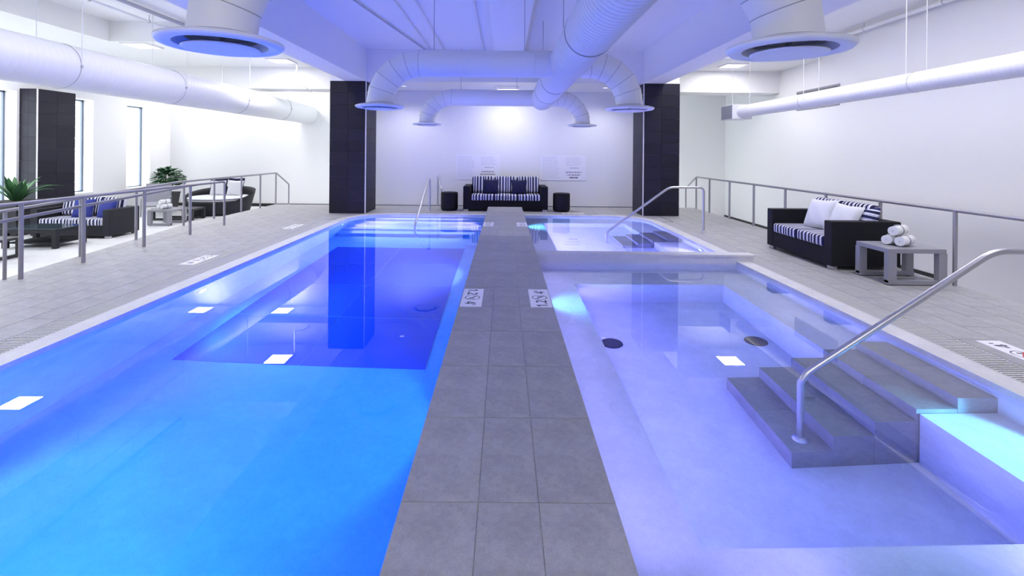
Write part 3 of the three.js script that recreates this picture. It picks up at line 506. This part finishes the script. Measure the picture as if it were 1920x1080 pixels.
// ------------------------------------------------------------------ railings
{
  const r = 0.022, h = 0.925;
  const a = thing('guard_rail', 'grey pipe railing on the left deck edge nearest the pool', 'railing');
  mesh('top_rail', pipe([V(-5.88, h, 1.6), V(-5.88, h, 10.1), V(-5.88, 0, 10.1)], r, 0.06), M.railPaint, a);
  mesh('ramp_handrail', pipe([V(-5.93, h - 0.01, 9.25), V(-5.96, h - 0.02, 9.0), V(-5.96, h - 0.02 - 7.4 / 18, 1.6)], r, 0.04), M.railPaint, a);
  for (const Z of [1.6, 3.2, 4.7, 5.85, 6.72, 7.85, 9.0]) mesh('post', rod(V(-5.88, 0, Z), V(-5.88, h, Z), r + 0.003), M.railPaint, a);
  const b = thing('guard_rail', 'grey pipe railing between the ramp and the sunken lounge', 'railing');
  const rampY = (Z) => (Z < 9.9 ? -(9.9 - Z) / 20 : 0);
  mesh('top_rail', pipe([V(-6.7, h + rampY(2), 2), V(-6.7, h, 9.9), V(-6.7, h, 14.12), V(-6.7, 0.54, 14.95), V(-6.7, LOW, 14.95)], r, 0.06), M.railPaint, b);
  for (const Z of [3.0, 4.1, 5.3, 6.45, 7.6, 8.75, 10.05, 11.1, 12.25, 13.2, 14.1]) mesh('post', rod(V(-6.7, rampY(Z) - 0.01, Z), V(-6.7, h + rampY(Z), Z), r), M.railPaint, b);
  const c = thing('guard_rail', 'long grey pipe railing on the right deck edge behind the loveseat', 'railing');
  mesh('top_rail', pipe([V(5.57, h, 1.5), V(5.57, h, 13.9), V(5.57, 0.54, 14.7), V(5.57, LOW, 14.7)], r, 0.06), M.railPaint, c);
  for (const Z of [2.3, 3.5, 4.7, 5.92, 7.1, 8.3, 9.5, 10.7, 11.85, 13.0, 13.9]) mesh('post', rod(V(5.57, 0, Z), V(5.57, h, Z), r + 0.002), M.railPaint, c);
  // stainless pool handrails
  const hr = (label, Z, xw, xt, foot, deep) => {
    const t = thing('pool_handrail', label, 'handrail');
    mesh('rail', pipe([V(xw, deep, Z), V(xw, -0.02, Z), V(xt, 0.91, Z), V(foot, 0.91, Z), V(foot, 0, Z)], 0.024, 0.1, 16), M.steel, t);
    mesh('base_flange', lathe([[0.024, 0.03], [0.04, 0.025], [0.055, 0.006], [0.057, 0]], 24).translate(foot, 0.002, -Z), M.steel, t);
    mesh('lower_flange', lathe([[0.024, 0.03], [0.04, 0.025], [0.055, 0.006], [0.057, 0]], 24).translate(xw, deep, -Z), M.steel, t);
  };
  hr('bright steel handrail rising from the steps of the near small pool', 3.5, 2.175, 3.58, 4.25, -0.99);
  hr('bright steel handrail at the far small pool by the right column', 9.8, 2.1, 3.38, 4.08, -0.99);
  const t = thing('pool_handrail', 'steel handrail at the wide steps of the long pool', 'handrail');
  mesh('rail', pipe([V(-1.95, -1.2, 10.55), V(-1.95, -0.02, 10.55), V(-1.95, 0.87, 12.4), V(-1.95, 0.87, 12.62), V(-1.95, 0, 12.62)], 0.024, 0.1, 16), M.steel, t);
  mesh('base_flange', lathe([[0.024, 0.03], [0.04, 0.025], [0.055, 0.006], [0.057, 0]], 24).translate(-1.95, 0.002, -12.62), M.steel, t);
  const g = thing('grab_rail', 'short steel grab rail against the back wall beside the left stool', 'handrail');
  mesh('rail', pipe([V(-1.93, 0, 14.0), V(-1.93, 0.9, 14.0), V(-1.76, 0.56, 13.55), V(-1.76, 0, 13.55)], 0.02, 0.06, 12), M.steel, g);
  mesh('base_flange', [lathe([[0.02, 0.02], [0.045, 0.006], [0.047, 0]], 20).translate(-1.93, 0.002, -14.0), lathe([[0.02, 0.02], [0.045, 0.006], [0.047, 0]], 20).translate(-1.76, 0.002, -13.55)], M.steel, g);
}

// ------------------------------------------------------------------ seating
function cushionG(w, h, d, r = 0.035) { const g = new RoundedBoxGeometry(w, h, d, 3, r), p = g.attributes.position, uv = g.attributes.uv; for (let i = 0; i < p.count; i++) uv.setXY(i, p.getX(i) + w / 2, p.getY(i) + p.getZ(i)); return g; }
function pillowG(w, h, t, n = 14) {                            // puffed square pillow in the xy plane
  const side = (s) => surface((u, v) => { const a = u * 2 - 1, b = v * 2 - 1, k = Math.pow(Math.max(0, (1 - a * a) * (1 - b * b)), 0.42), pin = 1 - 0.09 * (a * a * (1 - b * b) * 0 + (1 - Math.abs(a)) * b * b * 0.9 + (1 - Math.abs(b)) * a * a * 0.9); return [s * a * w / 2 * pin, b * h / 2 * pin, s * k * t / 2 + 0.004 * Math.sin(a * 7 + b * 5) * k, u * w, v * h]; }, n, n);
  return join([side(1), side(-1)]);
}
function sofa(label, w, d, arm, at, turn, seats, backs, o = {}) {
  const t = thing('wicker_sofa', label, 'sofa', null, at, turn), m = o.m ?? M.wicker, aw = o.aw ?? 0.17, base = 0.05, seatY = 0.29;
  const R = (W, H, D, x, y, z) => { const g = new RoundedBoxGeometry(W, H, D, 2, 0.012), p = g.attributes.position, n = g.attributes.normal, uv = g.attributes.uv; for (let i = 0; i < p.count; i++) { const ax = Math.abs(n.getX(i)), ay = Math.abs(n.getY(i)); uv.setXY(i, ax > 0.7 ? p.getZ(i) : p.getX(i), ay > 0.7 ? p.getZ(i) : p.getY(i)); } return g.translate(x, y, z); };
  // local frame: length along x, front towards +z, origin at the middle of the footprint on the floor
  mesh('frame', R(w - 0.01, seatY - base, d - 0.01, 0, (seatY + base) / 2, 0), m, t);
  for (const s of [-1, 1]) mesh('arm', R(aw, arm - base, d, s * (w - aw) / 2, (arm + base) / 2, 0), m, t);
  mesh('back', R(w - 2 * aw + 0.01, arm - base, 0.13, 0, (arm + base) / 2, -(d - 0.13) / 2), m, t);
  const iw = w - 2 * aw - 0.01;
  for (let k = 0; k < seats; k++) mesh('seat_cushion', cushionG(iw / seats - 0.006, 0.15, d - 0.15).translate(-iw / 2 + iw / seats * (k + 0.5), seatY + 0.076, 0.08), M.stripe, t);
  for (let k = 0; k < backs; k++) { const c = mesh('back_cushion', cushionG(iw / backs - 0.008, o.bh ?? 0.42, 0.16, 0.06), M.stripe, t); c.position.set(-iw / 2 + iw / backs * (k + 0.5), seatY + 0.16 + (o.bh ?? 0.42) / 2, -d / 2 + 0.235); c.rotation.x = -0.2; }
  for (const sx of [-1, 1]) for (const sz of [-1, 1]) mesh('foot', boxG(0.12, 0.05, 0.06).translate(sx * (w / 2 - 0.08), 0.025, sz * (d / 2 - 0.06)), M.steel, t);
  return t;
}
function pillow(label, m, at, rot, w = 0.45, t = 0.17) { const o = mesh(numbered('throw_pillow'), pillowG(w, w, t), m, scene); o.position.set(at[0], at[1], -at[2]); o.rotation.set(rot[0], rot[1], rot[2], 'YXZ'); o.userData = { label, category: 'pillow', group: 'loose pillows on the sofas' }; return o; }
// central sofa
sofa('long black wicker sofa with striped cushions at the back wall', 2.28, 0.92, 0.67, [0.045, 0, 13.36], 0, 3, 3, { bh: 0.46, aw: 0.19 });
pillow('dark navy pillow on the left half of the central sofa', M.navyDark, [-0.36, 0.63, 13.31], [-0.28, 0, 0], 0.43);
pillow('dark navy pillow on the right half of the central sofa', M.navyDark, [0.42, 0.62, 13.31], [-0.28, 0, 0], 0.43);
// right loveseat
sofa('black wicker loveseat with striped cushions on the right deck', 1.64, 0.96, 0.675, [5.03, 0, 7.47], -Math.PI / 2, 2, 2, { bh: 0.44 });
pillow('pale pillow leaning at the far side of the right loveseat', M.white, [5.02, 0.66, 7.62], [-0.42, -Math.PI / 2 + 0.18, 0.05], 0.5);
pillow('pale pillow nearer the camera on the right loveseat', M.white, [5.06, 0.64, 7.14], [-0.45, -Math.PI / 2 + 0.22, -0.06], 0.48);
pillow('dark striped pillow at the near back corner of the right loveseat', M.stripe, [5.24, 0.67, 6.93], [-0.25, -Math.PI / 2, 1.57], 0.4, 0.15);
// lounge sofa
sofa('charcoal wicker sofa with striped cushions in the sunken lounge', 1.83, 0.9, 0.66, [-9.95, LOW, 11.46], 0, 2, 3, { bh: 0.44, m: M.wickerGrey });
pillow('navy blue pillow at the left on the lounge sofa', M.navy, [-9.98, LOW + 0.64, 11.4], [-0.32, 0.1, 0], 0.46);
pillow('navy blue pillow at the right on the lounge sofa', M.navy, [-9.4, LOW + 0.64, 11.38], [-0.34, -0.15, 0.06], 0.46);
// round daybed
{
  const t = thing('round_daybed', 'round dark wicker daybed with a pale cushion by the lounge wall', 'daybed', null, [-9.27, LOW, 15.65]);
  mesh('body', lathe([[0, 0.03], [0.86, 0.03], [0.88, 0.05], [0.97, 0.4], [0.96, 0.43], [0, 0.43]], 64), M.wickerGrey, t);
  const back = (u, v) => { const a = Math.PI * (-0.18 + 1.36 * u), hgt = 0.04 + 0.37 * Math.pow(Math.max(0, Math.sin(Math.PI * u)), 0.7), q = v * 2, out = q <= 1 ? q : 2 - q, rr = 0.955 + out * 0.1 * hgt / 0.41 + (v > 0.5 ? -0.045 : 0.015); return [Math.cos(a) * rr, 0.38 + out * hgt + 0.02, -Math.sin(a) * rr, u * 3, v]; };
  mesh('back_shell', surface(back, 56, 12), M.wickerGrey, t);
  mesh('mattress', lathe([[0, 0.55], [0.84, 0.55], [0.885, 0.535], [0.9, 0.5], [0.89, 0.45], [0.86, 0.43], [0, 0.43]], 64), M.white, t);
  mesh('piping', new THREE.TorusGeometry(0.894, 0.012, 6, 64).rotateX(Math.PI / 2).translate(0, 0.5, 0), M.navyDark, t);
}
pillow('dark navy pillow at the left back of the round daybed', M.navyDark, [-9.63, LOW + 0.82, 16.2], [-0.2, 0.05, 0], 0.58, 0.18);
pillow('dark navy pillow at the right back of the round daybed', M.navyDark, [-9.05, LOW + 0.83, 16.2], [-0.2, -0.05, 0], 0.58, 0.18);
pillow('white pillow at the left on the round daybed', M.white, [-9.52, LOW + 0.78, 15.98], [-0.22, 0, 0.03], 0.52, 0.18);
pillow('white pillow at the right on the round daybed', M.white, [-8.95, LOW + 0.79, 15.98], [-0.22, 0, -0.03], 0.52, 0.18);
// grey sling chair
{
  const t = thing('lounge_chair', 'pale grey sling lounge chair behind the grey lounge table', 'chair', null, [-10.78, LOW, 14.9], 0.5);
  mesh('seat', new RoundedBoxGeometry(0.62, 0.05, 0.62, 2, 0.015).rotateX(0.1).translate(0, 0.36, 0.05), M.greySling, t);
  mesh('backrest', new RoundedBoxGeometry(0.62, 0.66, 0.045, 2, 0.015).rotateX(-0.42).translate(0, 0.66, -0.38), M.greySling, t);
  for (const s of [-1, 1]) { mesh('side_frame', pipe([new THREE.Vector3(s * 0.34, 0.02, 0.36), new THREE.Vector3(s * 0.34, 0.56, 0.3), new THREE.Vector3(s * 0.34, 0.58, -0.34), new THREE.Vector3(s * 0.34, 0.02, -0.46)], 0.018, 0.08, 8), M.greyTable, t); mesh('back_frame', rod(new THREE.Vector3(s * 0.325, 0.34, -0.24), new THREE.Vector3(s * 0.325, 0.97, -0.54), 0.016, 8), M.greyTable, t); }
}
// stools
function stool(label, x, Z) {
  const t = thing('wicker_stool', label, 'stool', 'round black stools', [x, 0, Z]);
  mesh('drum', lathe([[0, 0.03], [0.215, 0.03], [0.228, 0.045], [0.23, 0.08], [0.23, 0.455], [0.222, 0.48], [0.2, 0.488], [0, 0.488]], 40), M.wicker, t);
  mesh('base_ring', lathe([[0.19, 0], [0.205, 0], [0.205, 0.032], [0.19, 0.032]], 32), M.black, t);
  mesh('top_rim', new THREE.TorusGeometry(0.214, 0.012, 8, 40).rotateX(Math.PI / 2).translate(0, 0.482, 0), M.wicker, t);
}
stool('round black wicker stool left of the central sofa', -1.485, 13.1); stool('round black wicker stool right of the central sofa', 1.565, 13.05);

// ------------------------------------------------------------------ tables
function sledTable(name, label, w, d, h, at, m, turn = 0, b = 0.1, th = 0.055) {   // slab top on two closed frames
  const t = thing(name, label, 'table', null, at, turn);
  mesh('table_top', new RoundedBoxGeometry(w, th, d, 2, 0.005).translate(0, h - th / 2, 0), m, t);
  for (const s of [-1, 1]) {
    for (const k of [-1, 1]) mesh('leg', boxG(b, h - th - 0.03, th + 0.02).translate(k * (w - b) / 2, (h - th + 0.03) / 2 + 0.0, s * (d - th) / 2), m, t);
    for (const k of [-1, 1]) mesh('glide', boxG(0.05, 0.012, 0.04).translate(k * (w / 2 - 0.06), 0.006, s * (d - th - 0.02) / 2), M.pot, t);
    mesh('foot_bar', boxG(w, 0.05, th + 0.02).translate(0, 0.035, s * (d - th - 0.02) / 2), m, t);
  }
  return t;
}
sledTable('side_table', 'grey side table holding rolled towels by the right loveseat', 0.72, 0.54, 0.45, [5.09, 0, 6.17], M.greyTable);
sledTable('side_table', 'grey side table holding rolled towels in the lounge', 0.62, 0.66, 0.43, [-9.28, LOW, 13.25], M.greyTable);
sledTable('low_table', 'black low table before the round daybed', 1.2, 0.6, 0.34, [-9.6, LOW, 14.18], M.pot, 0, 0.09, 0.05);
sledTable('low_table', 'black low table cut off by the left edge of the picture', 0.9, 1.05, 0.38, [-9.7, LOW, 8.72], M.pot, Math.PI / 2, 0.09, 0.05);
{
  const t = thing('coffee_table', 'dark wicker coffee table with a glass top before the lounge sofa', 'table', null, [-9.73, LOW, 10.2]);
  mesh('glass_top', new RoundedBoxGeometry(1.14, 0.012, 0.76, 1, 0.003).translate(0, 0.402, 0), M.tableGlass, t);
  for (const s of [-1, 1]) { mesh('apron', boxG(1.12, 0.075, 0.04).translate(0, 0.358, s * 0.35), M.wickerGrey, t); mesh('apron', boxG(0.04, 0.075, 0.66).translate(s * 0.54, 0.358, 0), M.wickerGrey, t); }
  mesh('under_panel', boxG(1.04, 0.02, 0.66).translate(0, 0.385, 0), M.wickerGrey, t);
  for (const sx of [-1, 1]) for (const sz of [-1, 1]) mesh('leg', boxG(0.085, 0.325, 0.085).translate(sx * 0.515, 0.1625, sz * 0.325), M.wickerGrey, t);
  mesh('lower_shelf', boxG(1.0, 0.03, 0.56).translate(0, 0.1, 0), M.wickerGrey, t);
}
// rolled towels
const rollG = (() => {
  const s = new THREE.Shape(), turns = 3.2, r0 = 0.012, r1 = 0.066, n = 110, th = 0.0145, P = (i, o) => { const k = i / n, a = k * turns * Math.PI * 2, r = r0 + (r1 - r0) * k - o; return [Math.cos(a) * r, Math.sin(a) * r]; };
  for (let i = 0; i <= n; i++) { const p = P(i, 0); i ? s.lineTo(...p) : s.moveTo(...p); }
  for (let i = n; i >= 0; i--) s.lineTo(...P(i, Math.min(th, r0 + (r1 - r0) * i / n - 0.001)));
  return toCreasedNormals(new THREE.ExtrudeGeometry(s, { depth: 0.25, bevelEnabled: true, bevelSize: 0.0015, bevelThickness: 0.006, bevelSegments: 2 }).translate(0, 0, -0.125), 0.6);
})();
const bandG = new THREE.TorusGeometry(0.068, 0.0035, 6, 32).scale(1, 1, 3);
function towels(x, y, Z, turn, where) {
  const c = Math.cos(turn), s = Math.sin(turn);
  [[-0.072, 0.068, 'lower left'], [0.072, 0.068, 'lower right'], [0, 0.19, 'top']].forEach(([dx, dy, w]) => {
    const t = thing('rolled_towel', `rolled white towel, ${w} of the pile on the ${where}`, 'towel', 'rolled white towels', [x + dx * c, y + dy, Z + dx * s], turn);
    mesh('towel_roll', rollG, M.towel, t); mesh('band', bandG, M.greySling, t);
  });
}
towels(5.06, 0.452, 6.16, -1.1, 'right side table'); towels(-9.33, LOW + 0.432, 13.2, -0.35, 'lounge side table');

// ------------------------------------------------------------------ plants
function planter(t, top, bot, h) {
  const g = new THREE.CylinderGeometry(top * 0.7071, bot * 0.7071, h, 4, 1, false, Math.PI / 4).translate(0, h / 2, 0); mesh('pot', toCreasedNormals(g, 0.3), M.pot, t);
  const e = top / 2; mesh('pot_rim', [boxG(top + 0.02, 0.04, 0.03).translate(0, h, e - 0.005), boxG(top + 0.02, 0.04, 0.03).translate(0, h, -e + 0.005), boxG(0.03, 0.04, top - 0.04).translate(e - 0.005, h, 0), boxG(0.03, 0.04, top - 0.04).translate(-e + 0.005, h, 0)], M.pot, t);
  mesh('soil', boxG(top - 0.05, 0.02, top - 0.05).translate(0, h + 0.002, 0), M.soil, t);
}
function bladeG(len, wid, bend, tw = 0) {                      // long leaf growing up y, bending towards +z
  return surface((u, v) => { const a = bend * v * v, y = len * (v - 0.12 * bend * v * v * v), z = len * 0.55 * a, w = wid * Math.pow(Math.sin(Math.PI * Math.min(1, 0.12 + 0.88 * v)), 0.7) * (v > 0.98 ? 0.15 : 1), x = (u - 0.5) * w; return [x * Math.cos(tw * v), y - 0.35 * len * a * v * 0.4, z + x * Math.sin(tw * v) + Math.abs(u - 0.5) * w * 0.35]; }, 2, 9);
}
{
  const t = thing('potted_plant', 'spiky sword-leaved plant in a tall black planter before the pillar', 'plant', null, [-11.58, LOW, 11.4]);
  planter(t, 0.66, 0.46, 0.8);
  const G = [bladeG(0.62, 0.11, 0.35), bladeG(0.75, 0.1, 0.6, 0.4), bladeG(0.85, 0.09, 1.1, -0.3), bladeG(0.5, 0.12, 0.2)];
  for (let k = 0; k < 26; k++) { const m = mesh('leaf', G[k % 4], M.leaf[k % 3 ? 0 : 1], t), a = k * 2.4, lean = 0.12 + 0.45 * ((k * 7) % 26) / 26; m.position.set(Math.sin(a) * 0.07, 0.8, Math.cos(a) * 0.07); m.rotation.set(lean, a, 0, 'YXZ'); m.scale.setScalar(0.85 + 0.3 * rnd()); }
  const u = thing('potted_plant', 'bushy leafy plant in a black pot in the lounge corner', 'plant', null, [-11.2, LOW, 16.0]);
  planter(u, 0.5, 0.38, 0.62);
  const leafs = [], lg = bladeG(0.16, 0.105, 0.9);
  for (let k = 0; k < 420; k++) { const a = rnd() * 6.283, b = Math.acos(1 - rnd() * 1.35), R = 0.1 + 0.3 * Math.sqrt(rnd()), p = new THREE.Vector3(Math.sin(b) * Math.cos(a) * R * 1.15, 1.0 + Math.cos(b) * R * 1.05, Math.sin(b) * Math.sin(a) * R * 1.15); const q = new THREE.Quaternion().setFromEuler(new THREE.Euler(b * 0.9 + 0.3 * rnd(), Math.PI / 2 - a + rnd() - 0.5, 0, 'YXZ')); leafs.push(lg.clone().applyQuaternion(q).translate(p.x, p.y, p.z)); }
  const f = mesh('foliage', mergeGeometries(leafs), M.leaf[1], u); f.userData.kind = 'stuff';
  const st = []; for (let k = 0; k < 14; k++) { const a = k * 2.4, R = 0.1 + 0.26 * ((k * 5) % 14) / 14; st.push(rod(new THREE.Vector3(0, 0.6, 0), new THREE.Vector3(Math.cos(a) * R, 1.1 + 0.2 * rnd(), Math.sin(a) * R), 0.008, 5)); }
  st.forEach((g) => mesh('stem', g, M.leaf[1], u));
}
for (const m of M.leaf) m.side = THREE.DoubleSide;

// ------------------------------------------------------------------ signs on the back wall
function notice(label, x0, x1, y0, y1, warn) {
  const tex = canvasTex(512, 288, (g, w, h) => {
    g.fillStyle = '#f0f0f6'; g.fillRect(0, 0, w, h);
    const line = (x, y, n, c, t) => { let p = x; const e = x + n; g.fillStyle = c; while (p < e) { const k = 5 + rnd() * 22; g.fillRect(p, y, Math.min(k, e - p), t); p += k + 5; } };
    for (let k = 0; k < 14; k++) line(24, 20 + k * 18, 150 + rnd() * 50, '#cfcfdb', 5);
    for (let k = 0; k < 6; k++) line(290, 26 + k * 17, 140 + rnd() * 50, '#cfcfdb', 5);
    line(335, 142, 100, '#b0b0c0', 9);
    warn.forEach(([x, n, c], k) => line(x, 188 + k * 30, n, c, 15));
  });
  const t = thing('notice_board', label, 'sign'), w = x1 - x0, h = y1 - y0;
  const g = new THREE.BoxGeometry(w, h, 0.008), m = M.markTile;
  const o = mesh('board', g, [m, m, m, m, mat({ name: 'printed_notice', roughness: 0.4, map: tex }), m], t); o.position.set((x0 + x1) / 2, (y0 + y1) / 2, -ZM + 0.006);
}
notice('pale printed pool notice on the back wall above the sofa left end', -1.42, -0.12, 0.78, 1.52, [[296, 150, '#a8a4b6'], [284, 176, '#a49cae'], [330, 84, '#a8a0b4']]);
notice('pale printed pool notice on the back wall right of the sofa', 1.07, 2.4, 0.78, 1.52, [[286, 180, '#a8a4b6'], [300, 150, '#a49cae'], [326, 96, '#5a5060']]);

shade(scene);
renderer.render(scene, camera);
